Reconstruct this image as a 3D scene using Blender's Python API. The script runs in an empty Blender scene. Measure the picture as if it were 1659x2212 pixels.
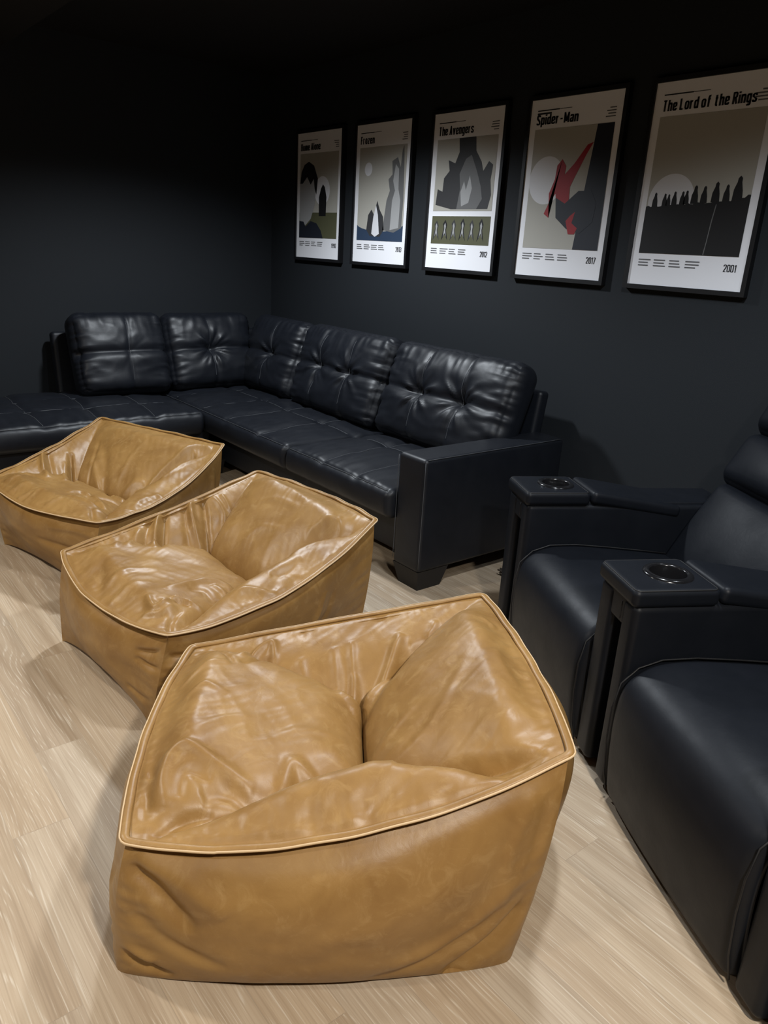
import bpy, bmesh, math, random
import numpy as np
from mathutils import Matrix, Vector, noise

random.seed(4)
C = bpy.context.scene.collection
PI = math.pi

# ------------------------------------------------------------------ camera
CAM_POS = (0.0, -3.4, 1.55)
PITCH, ROLL, YAW = math.radians(19.119), math.radians(-3.425), math.radians(-50.516)


def make_camera():
    fw = Vector((math.sin(YAW) * math.cos(PITCH), math.cos(YAW) * math.cos(PITCH), -math.sin(PITCH)))
    r = fw.cross(Vector((0, 0, 1))).normalized()
    d = fw.cross(r)
    r2 = math.cos(ROLL) * r + math.sin(ROLL) * d
    d2 = -math.sin(ROLL) * r + math.cos(ROLL) * d
    m = Matrix((r2, -d2, -fw)).transposed().to_4x4()
    m.translation = CAM_POS
    cd = bpy.data.cameras.new('camera')
    cd.sensor_fit = 'VERTICAL'
    cd.sensor_height = 36.0
    cd.lens = 36.0 * 1626.876 / 2212.0
    cd.clip_start = 0.02
    o = bpy.data.objects.new('camera', cd)
    C.objects.link(o)
    o.matrix_world = m
    bpy.context.scene.camera = o


make_camera()

# ------------------------------------------------------------------ light
w = bpy.data.worlds.new('world')
bpy.context.scene.world = w
w.use_nodes = True
w.node_tree.nodes['Background'].inputs[0].default_value = (0.6, 0.7, 1.0, 1)
w.node_tree.nodes['Background'].inputs[1].default_value = 0.004


def downlight(x, y, watts, angle=120, col=(1.0, 0.93, 0.84), z=2.57, rad=0.08, blend=1.0):
    l = bpy.data.lights.new('downlight', 'SPOT')
    l.energy = watts
    l.spot_size = math.radians(angle)
    l.spot_blend = blend
    l.shadow_soft_size = rad
    l.color = col
    o = bpy.data.objects.new('downlight', l)
    o.location = (x, y, z)
    C.objects.link(o)


COOL = (0.88, 0.94, 1.0)
WARM = (1.0, 0.94, 0.85)
downlight(-3.9, -1.35, 205, 150, COOL, blend=.6)
downlight(-1.25, -1.6, 120, 150, COOL, blend=.6)
downlight(-0.5, -0.95, 28, 138, COOL, blend=.5)
downlight(0.62, -3.0, 340, 150, WARM, blend=.6)
downlight(-3.3, -4.1, 210, 140, WARM, blend=.6)
downlight(-1.3, -4.9, 95, 140, WARM, blend=.6)  # weak fill added out of view, lightens the shadow left of the near bag

vs = bpy.context.scene.view_settings
vs.view_transform = 'Standard'
vs.look = 'None'
vs.exposure = 0.05
vs.gamma = 1.0
vs.use_curve_mapping = False


# ------------------------------------------------------------------ materials
def new_mat(name):
    m = bpy.data.materials.new(name)
    m.use_nodes = True
    nt = m.node_tree
    return m, nt, nt.nodes['Principled BSDF']


def N(nt, typ, **kw):
    n = nt.nodes.new(typ)
    for k, v in kw.items():
        if k.startswith('i_'):
            key = k[2:]
            n.inputs[int(key) if key.isdigit() else key.replace('_', ' ')].default_value = v
        else:
            setattr(n, k, v)
    return n


def ramp(nt, fac, stops):
    r = nt.nodes.new('ShaderNodeValToRGB')
    e = r.color_ramp.elements
    while len(e) < len(stops):
        e.new(0.5)
    for el, (p, c) in zip(e, stops):
        el.position = p
        el.color = c if len(c) == 4 else (*c, 1)
    nt.links.new(fac, r.inputs[0])
    return r


def plain(name, col, rough=0.5, metallic=0.0, spec=0.5, coat=0.0):
    m, nt, b = new_mat(name)
    b.inputs['Base Color'].default_value = (*col, 1)
    b.inputs['Roughness'].default_value = rough
    b.inputs['Metallic'].default_value = metallic
    b.inputs['Specular IOR Level'].default_value = spec
    b.inputs['Coat Weight'].default_value = coat
    return m


def leather(name, c0, c1, rough, mott=5.0, bump=0.12, grain=900, spec=0.5, wear=None, rvar=0.08):
    m, nt, b = new_mat(name)
    L = nt.links
    tc = N(nt, 'ShaderNodeTexCoord')
    n1 = N(nt, 'ShaderNodeTexNoise', i_Scale=mott, i_Detail=7.0, i_Roughness=0.62, i_Distortion=0.6)
    L.new(tc.outputs['Object'], n1.inputs['Vector'])
    r = ramp(nt, n1.outputs['Fac'], [(0.33, c0), (0.68, c1)])
    col = r.outputs[0]
    if wear:
        n3 = N(nt, 'ShaderNodeTexNoise', i_Scale=mott * 3.2, i_Detail=8.0, i_Roughness=0.7, i_Distortion=1.2)
        L.new(tc.outputs['Object'], n3.inputs['Vector'])
        r3 = ramp(nt, n3.outputs['Fac'], [(0.52, (0, 0, 0)), (0.72, (1, 1, 1))])
        mx = N(nt, 'ShaderNodeMixRGB')
        ml = N(nt, 'ShaderNodeMath', operation='MULTIPLY', i_1=0.4)
        L.new(r3.outputs[0], ml.inputs[0])
        L.new(ml.outputs[0], mx.inputs[0])
        L.new(col, mx.inputs[1])
        mx.inputs[2].default_value = (*wear, 1)
        col = mx.outputs[0]
    L.new(col, b.inputs['Base Color'])
    n2 = N(nt, 'ShaderNodeTexNoise', i_Scale=mott * 2.3, i_Detail=5.0)
    L.new(tc.outputs['Object'], n2.inputs['Vector'])
    mr = N(nt, 'ShaderNodeMapRange', i_3=rough - rvar, i_4=rough + rvar)
    L.new(n2.outputs['Fac'], mr.inputs[0])
    L.new(mr.outputs[0], b.inputs['Roughness'])
    b.inputs['Specular IOR Level'].default_value = spec
    vo = N(nt, 'ShaderNodeTexVoronoi', i_Scale=grain)
    L.new(tc.outputs['Object'], vo.inputs['Vector'])
    n4 = N(nt, 'ShaderNodeTexNoise', i_Scale=38.0, i_Detail=6.0, i_Distortion=0.8)
    L.new(tc.outputs['Object'], n4.inputs['Vector'])
    b1 = N(nt, 'ShaderNodeBump', i_Strength=bump * 0.6, i_Distance=0.0006)
    L.new(vo.outputs['Distance'], b1.inputs['Height'])
    b2 = N(nt, 'ShaderNodeBump', i_Strength=bump, i_Distance=0.004)
    L.new(n4.outputs['Fac'], b2.inputs['Height'])
    L.new(b1.outputs[0], b2.inputs['Normal'])
    L.new(b2.outputs[0], b.inputs['Normal'])
    return m


M_TAN = leather('tan_leather', (0.225, 0.117, 0.033), (0.315, 0.178, 0.056), 0.43, 5.0, 0.16, 700, 0.45, wear=(0.42, 0.27, 0.11))
M_TANEDGE = plain('tan_raw_edge', (0.56, 0.40, 0.23), 0.6)
M_THREAD = plain('gold_thread', (0.40, 0.24, 0.09), 0.6)
M_SOFA = leather('black_sofa_leather', (0.0052, 0.0065, 0.010), (0.0072, 0.0088, 0.013), 0.48, 7, 0.08, 900, 0.42)
M_SOFATHREAD = plain('grey_thread', (0.058, 0.062, 0.07), 0.6)
M_FOOT = plain('dark_foot', (0.010, 0.009, 0.009), 0.6)
M_REC = leather('recliner_leather', (0.0055, 0.0068, 0.0098), (0.0072, 0.0086, 0.0122), 0.45, 6, 0.08, 900, 0.20)
M_SEAM = plain('black_seam', (0.004, 0.004, 0.005), 0.6)
M_PLASTIC = plain('gloss_black_plastic', (0.008, 0.008, 0.009), 0.18)
M_LITSTRIPE = plain('slot_light_grey', (0.20, 0.175, 0.15), 0.5)  # stripe of light inside the arm slots, put in as a pale colour
M_FRAME = plain('black_frame', (0.007, 0.007, 0.008), 0.45)
M_PAPER = plain('poster_paper', (0.80, 0.80, 0.83), 0.5)
M_INK = plain('black_ink', (0.012, 0.012, 0.014), 0.6)
M_INKSOFT = plain('grey_ink', (0.12, 0.12, 0.125), 0.6)


def wall_mat():
    m, nt, b = new_mat('charcoal_wall_paint')
    b.inputs['Base Color'].default_value = (0.0132, 0.0157, 0.0190, 1)
    b.inputs['Roughness'].default_value = 0.75
    b.inputs['Specular IOR Level'].default_value = 0.3
    tc = N(nt, 'ShaderNodeTexCoord')
    n = N(nt, 'ShaderNodeTexNoise', i_Scale=260.0, i_Detail=3.0)
    nt.links.new(tc.outputs['Object'], n.inputs['Vector'])
    bp = N(nt, 'ShaderNodeBump', i_Strength=0.12, i_Distance=0.002)
    nt.links.new(n.outputs['Fac'], bp.inputs['Height'])
    nt.links.new(bp.outputs[0], b.inputs['Normal'])
    return m


M_WALL = wall_mat()
M_CEIL = plain('dark_ceiling_paint', (0.012, 0.012, 0.013), 0.9, spec=0.2)


def floor_mat():
    m, nt, b = new_mat('limed_oak_planks')
    L = nt.links
    tc = N(nt, 'ShaderNodeTexCoord')
    br = N(nt, 'ShaderNodeTexBrick', offset=0.37, offset_frequency=2, squash=1.0)
    br.inputs['Color1'].default_value = (0, 0, 0, 1)
    br.inputs['Color2'].default_value = (1, 1, 1, 1)
    br.inputs['Mortar'].default_value = (0.5, 0.5, 0.5, 1)
    br.inputs['Scale'].default_value = 1.0
    br.inputs['Mortar Size'].default_value = 0.0009
    br.inputs['Mortar Smooth'].default_value = 0.1
    br.inputs['Bias'].default_value = 0.0
    br.inputs['Brick Width'].default_value = 0.92
    br.inputs['Row Height'].default_value = 0.148
    L.new(tc.outputs['Object'], br.inputs['Vector'])
    # per plank offset
    comb = N(nt, 'ShaderNodeCombineXYZ')
    mo = N(nt, 'ShaderNodeMath', operation='MULTIPLY', i_1=37.0)
    L.new(br.outputs['Color'], mo.inputs[0])
    for k in range(3):
        L.new(mo.outputs[0], comb.inputs[k])
    add = N(nt, 'ShaderNodeVectorMath', operation='ADD')
    L.new(tc.outputs['Object'], add.inputs[0])
    L.new(comb.outputs[0], add.inputs[1])
    # figure: growth lines along X, bent into cathedrals
    mp = N(nt, 'ShaderNodeMapping')
    mp.inputs['Scale'].default_value = (0.8, 4.5, 1)
    L.new(add.outputs[0], mp.inputs[0])
    nz = N(nt, 'ShaderNodeTexNoise', i_Scale=1.5, i_Detail=2.5, i_Roughness=0.45)
    L.new(mp.outputs[0], nz.inputs['Vector'])
    mul = N(nt, 'ShaderNodeMath', operation='MULTIPLY', i_1=95.0)
    L.new(nz.outputs['Fac'], mul.inputs[0])
    sep = N(nt, 'ShaderNodeSeparateXYZ')
    L.new(add.outputs[0], sep.inputs[0])
    my = N(nt, 'ShaderNodeMath', operation='MULTIPLY', i_1=420.0)
    L.new(sep.outputs[1], my.inputs[0])
    ph = N(nt, 'ShaderNodeMath', operation='ADD')
    L.new(mul.outputs[0], ph.inputs[0])
    L.new(my.outputs[0], ph.inputs[1])
    si = N(nt, 'ShaderNodeMath', operation='SINE')
    L.new(ph.outputs[0], si.inputs[0])
    rr = ramp(nt, si.outputs[0], [(0.1, (0.12, 0.12, 0.12)), (0.6, (0.25, 0.25, 0.25)), (1.0, (1, 1, 1))])
    # pores
    mp2 = N(nt, 'ShaderNodeMapping')
    mp2.inputs['Scale'].default_value = (2.6, 240.0, 1)
    L.new(add.outputs[0], mp2.inputs[0])
    n2 = N(nt, 'ShaderNodeTexNoise', i_Scale=1.0, i_Detail=4.0, i_Roughness=0.6, i_Distortion=0.3)
    L.new(mp2.outputs[0], n2.inputs['Vector'])
    # mid tone streaks
    mp3 = N(nt, 'ShaderNodeMapping')
    mp3.inputs['Scale'].default_value = (0.9, 14.0, 1)
    L.new(add.outputs[0], mp3.inputs[0])
    n3 = N(nt, 'ShaderNodeTexNoise', i_Scale=1.3, i_Detail=6.0, i_Roughness=0.55)
    L.new(mp3.outputs[0], n3.inputs['Vector'])
    base = ramp(nt, n3.outputs['Fac'], [(0.28, (0.315, 0.240, 0.165)), (0.5, (0.405, 0.325, 0.238)), (0.72, (0.475, 0.395, 0.300))])
    tint = N(nt, 'ShaderNodeMixRGB', blend_type='MULTIPLY')
    tr = ramp(nt, br.outputs['Color'], [(0.0, (0.82, 0.79, 0.76)), (0.35, (1.0, 0.94, 0.86)), (0.7, (0.96, 0.96, 0.96)), (1.0, (1.08, 1.04, 0.98))])
    tint.inputs[0].default_value = 0.9
    L.new(base.outputs[0], tint.inputs[1])
    L.new(tr.outputs[0], tint.inputs[2])
    pore = ramp(nt, n2.outputs['Fac'], [(0.47, (0, 0, 0)), (0.62, (1, 1, 1))])
    pm = N(nt, 'ShaderNodeMath', operation='MULTIPLY')
    L.new(pore.outputs[0], pm.inputs[0])
    L.new(rr.outputs[0], pm.inputs[1])
    pm2 = N(nt, 'ShaderNodeMath', operation='MULTIPLY', i_1=0.6)
    L.new(pm.outputs[0], pm2.inputs[0])
    lime = N(nt, 'ShaderNodeMixRGB')
    L.new(pm2.outputs[0], lime.inputs[0])
    L.new(tint.outputs[0], lime.inputs[1])
    lime.inputs[2].default_value = (0.62, 0.555, 0.46, 1)
    dk = ramp(nt, n2.outputs['Fac'], [(0.34, (1, 1, 1)), (0.46, (0, 0, 0))])
    dm = N(nt, 'ShaderNodeMath', operation='MULTIPLY', i_1=0.32)
    L.new(dk.outputs[0], dm.inputs[0])
    dark = N(nt, 'ShaderNodeMixRGB')
    L.new(dm.outputs[0], dark.inputs[0])
    L.new(lime.outputs[0], dark.inputs[1])
    dark.inputs[2].default_value = (0.235, 0.175, 0.118, 1)
    gap = N(nt, 'ShaderNodeMixRGB')
    gm = N(nt, 'ShaderNodeMath', operation='MULTIPLY', i_1=0.3)
    L.new(br.outputs['Fac'], gm.inputs[0])
    L.new(gm.outputs[0], gap.inputs[0])
    L.new(dark.outputs[0], gap.inputs[1])
    gap.inputs[2].default_value = (0.13, 0.10, 0.075, 1)
    L.new(gap.outputs[0], b.inputs['Base Color'])
    b.inputs['Roughness'].default_value = 0.5
    b.inputs['Specular IOR Level'].default_value = 0.35
    bp = N(nt, 'ShaderNodeBump', i_Strength=0.12, i_Distance=0.001)
    L.new(n2.outputs['Fac'], bp.inputs['Height'])
    L.new(bp.outputs[0], b.inputs['Normal'])
    return m


M_FLOOR = floor_mat()


# ------------------------------------------------------------------ mesh helpers
def link_mesh(name, V, F, mat, parent=None, smooth=True, off=None):
    me = bpy.data.meshes.new(name)
    V = np.asarray(V, float)
    if off is not None:
        V = V - np.asarray(off, float)
    me.from_pydata([tuple(v) for v in V], [], F)
    me.update()
    if smooth:
        me.polygons.foreach_set('use_smooth', [True] * len(me.polygons))
    if mat:
        me.materials.append(mat)
    o = bpy.data.objects.new(name, me)
    C.objects.link(o)
    if parent:
        o.parent = parent
    return o


def empty(name, loc, label, cat, group=None, rotz=0.0):
    o = bpy.data.objects.new(name, None)
    o.empty_display_size = 0.1
    o.location = loc
    o.rotation_euler = (0, 0, rotz)
    C.objects.link(o)
    o['label'] = label
    o['category'] = cat
    if group:
        o['group'] = group
    return o


def axis_pts(s, r, h, rs):
    e = [-s / 2 + r * (k / rs) for k in range(rs)]
    n = max(1, int(round((s - 2 * r) / h)))
    mid = list(np.linspace(-s / 2 + r, s / 2 - r, n + 1))
    return np.array(e + mid + [-x for x in reversed(e)])


def rbox(sx, sy, sz, r, h=0.05, rs=4):
    """rounded box centred on the origin: verts, normals, faces, cube-space coords"""
    r = min(r, sx / 2 - 1e-4, sy / 2 - 1e-4, sz / 2 - 1e-4)
    X, Y, Z = axis_pts(sx, r, h, rs), axis_pts(sy, r, h, rs), axis_pts(sz, r, h, rs)
    nx, ny, nz = len(X), len(Y), len(Z)
    idx = -np.ones((nx, ny, nz), int)
    mask = np.zeros((nx, ny, nz), bool)
    mask[0] = mask[-1] = True
    mask[:, 0] = mask[:, -1] = True
    mask[:, :, 0] = mask[:, :, -1] = True
    ii = np.argwhere(mask)
    idx[mask] = np.arange(len(ii))
    P = np.stack([X[ii[:, 0]], Y[ii[:, 1]], Z[ii[:, 2]]], 1)
    half = np.array([sx, sy, sz]) / 2 - r
    inn = np.clip(P, -half, half)
    d = P - inn
    ln = np.linalg.norm(d, axis=1, keepdims=True)
    nrm = d / np.maximum(ln, 1e-9)
    V = inn + nrm * r
    F = []

    def quads(a, flip):
        n0, n1 = a.shape
        q = np.stack([a[:-1, :-1], a[1:, :-1], a[1:, 1:], a[:-1, 1:]], -1).reshape(-1, 4)
        if flip:
            q = q[:, ::-1]
        F.extend(q.tolist())
    quads(idx[0], True)
    quads(idx[-1], False)
    quads(idx[:, 0], False)
    quads(idx[:, -1], True)
    quads(idx[:, :, 0], True)
    quads(idx[:, :, -1], False)
    return V, nrm, F, P


def rotm(rx=0, ry=0, rz=0):
    return np.array(Matrix.Rotation(rz, 3, 'Z') @ Matrix.Rotation(ry, 3, 'Y') @ Matrix.Rotation(rx, 3, 'X'))


def xf(V, loc=(0, 0, 0), R=None):
    V = np.asarray(V)
    if R is not None:
        V = V @ np.asarray(R).T
    return V + np.asarray(loc)


def rb(name, size, loc, r, mat, parent=None, h=0.08, rs=4, rot=None, off=None, disp=None):
    V, n, F, P = rbox(*size, r, h, rs)
    if disp:
        V = disp(V, n, P)
    return link_mesh(name, xf(V, loc, rot), F, mat, parent, off=off)


def merge(*parts):
    Vs, Fs, o = [], [], 0
    for V, F in parts:
        Vs.append(np.asarray(V))
        Fs += [[i + o for i in f] for f in F]
        o += len(V)
    return np.concatenate(Vs), Fs


def boxvf(lo, hi):
    x0, y0, z0 = lo
    x1, y1, z1 = hi
    V = [(x0, y0, z0), (x1, y0, z0), (x1, y1, z0), (x0, y1, z0), (x0, y0, z1), (x1, y0, z1), (x1, y1, z1), (x0, y1, z1)]
    F = [(0, 3, 2, 1), (4, 5, 6, 7), (0, 1, 5, 4), (1, 2, 6, 5), (2, 3, 7, 6), (3, 0, 4, 7)]
    return V, F


def tube(path, r, n=6, closed=False, up=None):
    """swept tube; r is a number or an (a, b) ellipse"""
    P = np.asarray(path, float)
    m = len(P)
    if closed:
        T = np.roll(P, -1, 0) - np.roll(P, 1, 0)
    else:
        T = np.gradient(P, axis=0)
    T /= np.maximum(np.linalg.norm(T, axis=1, keepdims=True), 1e-9)
    ref = np.tile(np.array(up if up is not None else (0, 0, 1.0)), (m, 1))
    bad = np.abs((T * ref).sum(1)) > 0.97
    ref[bad] = (1, 0, 0)
    A = np.cross(T, ref)
    A /= np.maximum(np.linalg.norm(A, axis=1, keepdims=True), 1e-9)
    B = np.cross(A, T)
    ra, rb_ = (r, r) if np.isscalar(r) else r
    V = []
    for k in range(n):
        a = 2 * PI * k / n
        V.append(P + A * (ra * math.cos(a)) + B * (rb_ * math.sin(a)))
    V = np.stack(V, 1).reshape(-1, 3)
    F = []
    for i in range(m if closed else m - 1):
        j = (i + 1) % m
        for k in range(n):
            l = (k + 1) % n
            F.append((i * n + k, j * n + k, j * n + l, i * n + l))
    if not closed:
        F.append(tuple(range(n)))
        F.append(tuple(range((m - 1) * n, m * n))[::-1])
    return V, F


def lathe(prof, n=40, loc=(0, 0, 0)):
    V, F = [], []
    m = len(prof)
    for k in range(n):
        a = 2 * PI * k / n
        for (r, z) in prof:
            V.append((loc[0] + r * math.cos(a), loc[1] + r * math.sin(a), loc[2] + z))
    for k in range(n):
        l = (k + 1) % n
        for i in range(m - 1):
            F.append((k * m + i, l * m + i, l * m + i + 1, k * m + i + 1))
    return V, F


def sstep(a, b, x):
    t = np.clip((x - a) / (b - a), 0, 1)
    return t * t * (3 - 2 * t)


def gauss(x, s):
    return np.exp(-(x / s) ** 2)


def vnoise(P, scale, seed=0.0):
    """smooth noise sampled per vertex"""
    return np.array([noise.noise(Vector((p[0] * scale[0] + seed, p[1] * scale[1] - seed, p[2] * scale[2] + 2 * seed))) for p in P])


# ------------------------------------------------------------------ the room
XL, YB, XR, YF, ZC, ZT = -5.81, 0.0, 2.6, -6.2, 2.6, 2.78


def struct(name, V, F, m):
    o = link_mesh(name, V, F, m, smooth=False)
    o['kind'] = 'structure'
    return o


struct('floor', *boxvf((XL - .1, YF - .1, -0.1), (XR + .1, YB + .1, 0)), M_FLOOR)
struct('wall_back', *boxvf((XL - .1, YB, 0), (XR + .1, YB + .1, 3.0)), M_WALL)
struct('wall_left', *boxvf((XL - .1, YF, 0), (XL, YB, 3.0)), M_WALL)
struct('wall_right', *boxvf((XR, YF, 0), (XR + .1, YB, 3.0)), M_WALL)
struct('wall_front', *boxvf((XL - .1, YF - .1, 0), (XR + .1, YF, 3.0)), M_WALL)
struct('ceiling', *merge(boxvf((XL, YF, ZC), (XR, -2.0, 3.0)), boxvf((XL, -2.0, ZT), (XR, YB, 3.0))), M_CEIL)


# ------------------------------------------------------------------ tan bean bag chairs
def edge_curve(a, b, off, n, skew=1.0):
    t = np.linspace(0, 1, n)[:, None]
    return a + (b - a) * t + (4 * t * (1 - t)) ** skew * np.asarray(off)


def stroke_field(U, Vv, pts, amp, wid, sx, sy, side=0.0):
    """height of one fold along a polyline given in cover coordinates"""
    p = np.array(pts, float) * (sx, sy)
    # smooth the polyline
    q = [p[0]]
    n = len(p)
    for i in range(n - 1):
        p0, p1, p2, p3 = p[max(i - 1, 0)], p[i], p[i + 1], p[min(i + 2, n - 1)]
        for t in (0.25, 0.5, 0.75, 1.0):
            q.append(0.5 * ((2 * p1) + (-p0 + p2) * t + (2 * p0 - 5 * p1 + 4 * p2 - p3) * t * t + (-p0 + 3 * p1 - 3 * p2 + p3) * t ** 3))
    q = np.array(q)
    X, Y = U * sx, Vv * sy
    best = np.full(X.shape, 1e9)
    tt = np.zeros(X.shape)
    sg = np.zeros(X.shape)
    m = len(q) - 1
    for i in range(m):
        d = q[i + 1] - q[i]
        L2 = max(d @ d, 1e-12)
        t = np.clip(((X - q[i, 0]) * d[0] + (Y - q[i, 1]) * d[1]) / L2, 0, 1)
        dx, dy = X - q[i, 0] - t * d[0], Y - q[i, 1] - t * d[1]
        dd = np.hypot(dx, dy)
        k = dd < best
        best[k] = dd[k]
        tt[k] = ((i + t) / m)[k]
        sg[k] = np.sign(d[0] * dy - d[1] * dx)[k]
    wv = wid * (1 + side * sg)
    taper = np.sqrt(np.clip(4 * tt * (1 - tt), 0, 1))
    return amp * taper * np.exp(-(best / wv) ** 2)


def seg_dist(X, Y, a, b):
    """distance to a segment plus the direction towards it"""
    d = np.array(b, float) - a
    t = np.clip(((X - a[0]) * d[0] + (Y - a[1]) * d[1]) / (d @ d), 0, 1)
    dx, dy = a[0] + t * d[0] - X, a[1] + t * d[1] - Y
    r = np.hypot(dx, dy)
    return r, dx / np.maximum(r, 1e-6), dy / np.maximum(r, 1e-6)


def bag_cover(S, prm, n):
    """top cover: S = seam corners front-near, back-near, back-far, front-far.
    Four panels (seat, back, two arms) run from the seam down to a crease A-B and are plumped up."""
    FN, BN, BF, FF = [np.array(s, float) for s in S]
    cu, cv = BN - FN, FF - FN
    su, sv = np.linalg.norm(cu), np.linalg.norm(cv)
    near = edge_curve(FN, BN, prm['near'], n, prm.get('skn', 1))
    far = edge_curve(FF, BF, prm['far'], n)
    front = edge_curve(FN, FF, prm['front'], n, prm.get('skf', 1))
    back = edge_curve(BN, BF, prm['back'], n)
    t = np.linspace(0, 1, n)
    U, V = np.meshgrid(t, t, indexing='ij')
    u, v = U[..., None], V[..., None]
    P = (1 - v) * near[:, None] + v * far[:, None] + (1 - u) * front[None] + u * back[None] \
        - ((1 - u) * (1 - v) * FN + u * (1 - v) * BN + u * v * BF + (1 - u) * v * FF)
    X, Y = U * su, V * sv
    m2 = lambda p: np.array([p[0] * su, p[1] * sv])
    cFN, cBN, cBF, cFF = m2((0, 0)), m2((1, 0)), m2((1, 1)), m2((0, 1))
    A, B = m2(prm['A']), m2(prm['B'])
    D = prm['depth']
    side = lambda a, b: (b[0] - a[0]) * (Y - a[1]) - (b[1] - a[1]) * (X - a[0])
    # panel membership from the border lines
    nearp = (side(cFN, A) < 0) & (side(A, cBN) < 0)
    farp = (side(cFF, B) > 0) & (side(B, cBF) > 0)
    seatp = ~nearp & ~farp & (side(A, B) > 0)
    H = np.where(seatp, prm['H'][0], np.where(nearp, prm['H'][2], np.where(farp, prm['H'][3], prm['H'][1])))
    dl = np.where(seatp, prm['dl'][0], np.where(nearp, prm['dl'][2], np.where(farp, prm['dl'][3], prm['dl'][1])))
    # linear part: height from the crease out to the seam
    rAB, _, _ = seg_dist(X, Y, A, B)
    edge = np.minimum(np.minimum(X, su - X), np.minimum(Y, sv - Y))
    lin = -D * np.clip(edge / np.maximum(edge + rAB, 1e-6), 0, 1) ** 1.15
    borders = ((A, B), (cFN, A), (cBN, A), (cFF, B), (cBF, B))
    best = np.full(X.shape, 9.0)
    nx, ny = np.zeros(X.shape), np.zeros(X.shape)
    for a, b in borders:
        r, dx, dy = seg_dist(X, Y, a, b)
        k = r < best
        best[k], nx[k], ny[k] = r[k], dx[k], dy[k]
    es = sstep(0, .13, edge)
    plump = H * (1 - np.exp(-(best / dl) ** 1.25)) * (.12 + .88 * es) * sstep(0, .02, edge)
    # crease carved along A-B and a light valley on the panel joins
    carve = -.035 * gauss(rAB, .016) - .004 * gauss(best, .007) * sstep(0, .05, edge)
    dz = lin + plump + carve * es ** .3
    for _ in range(2):
        q = np.pad(dz, 1, 'edge')
        dz = .5 * dz + .125 * (q[:-2, 1:-1] + q[2:, 1:-1] + q[1:-1, :-2] + q[1:-1, 2:])
    for s in prm['strokes']:
        dz += 1.2 * stroke_field(U, V, s[0], s[1], s[2], su, sv, s[3] if len(s) > 3 else 0.0) * sstep(-.01, .03, edge)
    ef = sstep(0.0, .03, edge)
    g = np.stack([X.ravel(), Y.ravel(), np.zeros(U.size)], 1)
    nz = vnoise(g, (7, 11, 1), prm['seed']) * .006 + vnoise(g, (16, 24, 1), prm['seed'] + 5) * .0022
    rot = np.stack([g[:, 0] * .86 + g[:, 1] * .5, -g[:, 0] * .5 + g[:, 1] * .86, g[:, 2]], 1)
    nz2 = np.abs(vnoise(rot, (8, 38, 1), prm['seed'] + 9)) * -.0028 + np.abs(vnoise(rot, (26, 7, 1), prm['seed'] + 12)) * -.0025
    dz += (nz + nz2).reshape(U.shape) * ef
    # puckers running in from the seam
    puck = vnoise(g, (60, 4, 1), prm['seed'] + 2).reshape(U.shape) * (gauss(V, .06) + gauss(1 - V, .06)) \
        + vnoise(g, (4, 60, 1), prm['seed'] + 3).reshape(U.shape) * (gauss(U, .06) + gauss(1 - U, .06))
    dz += puck * .0028 * ef
    P[..., 2] += dz
    # plump panels lean over their joins
    lean = prm.get('lean', .016) * (best / .03) * np.exp(1 - best / .03) * es * np.where(H > .05, 1, 0)
    P += (nx * lean)[..., None] * (cu / su) + (ny * lean)[..., None] * (cv / sv)
    return P, near, far, front, back


def grid_faces(n, m, o=0, flip=False):
    a = np.arange(n * m).reshape(n, m) + o
    q = np.stack([a[:-1, :-1], a[1:, :-1], a[1:, 1:], a[:-1, 1:]], -1).reshape(-1, 4)
    return (q[:, ::-1] if flip else q).tolist()


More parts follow.
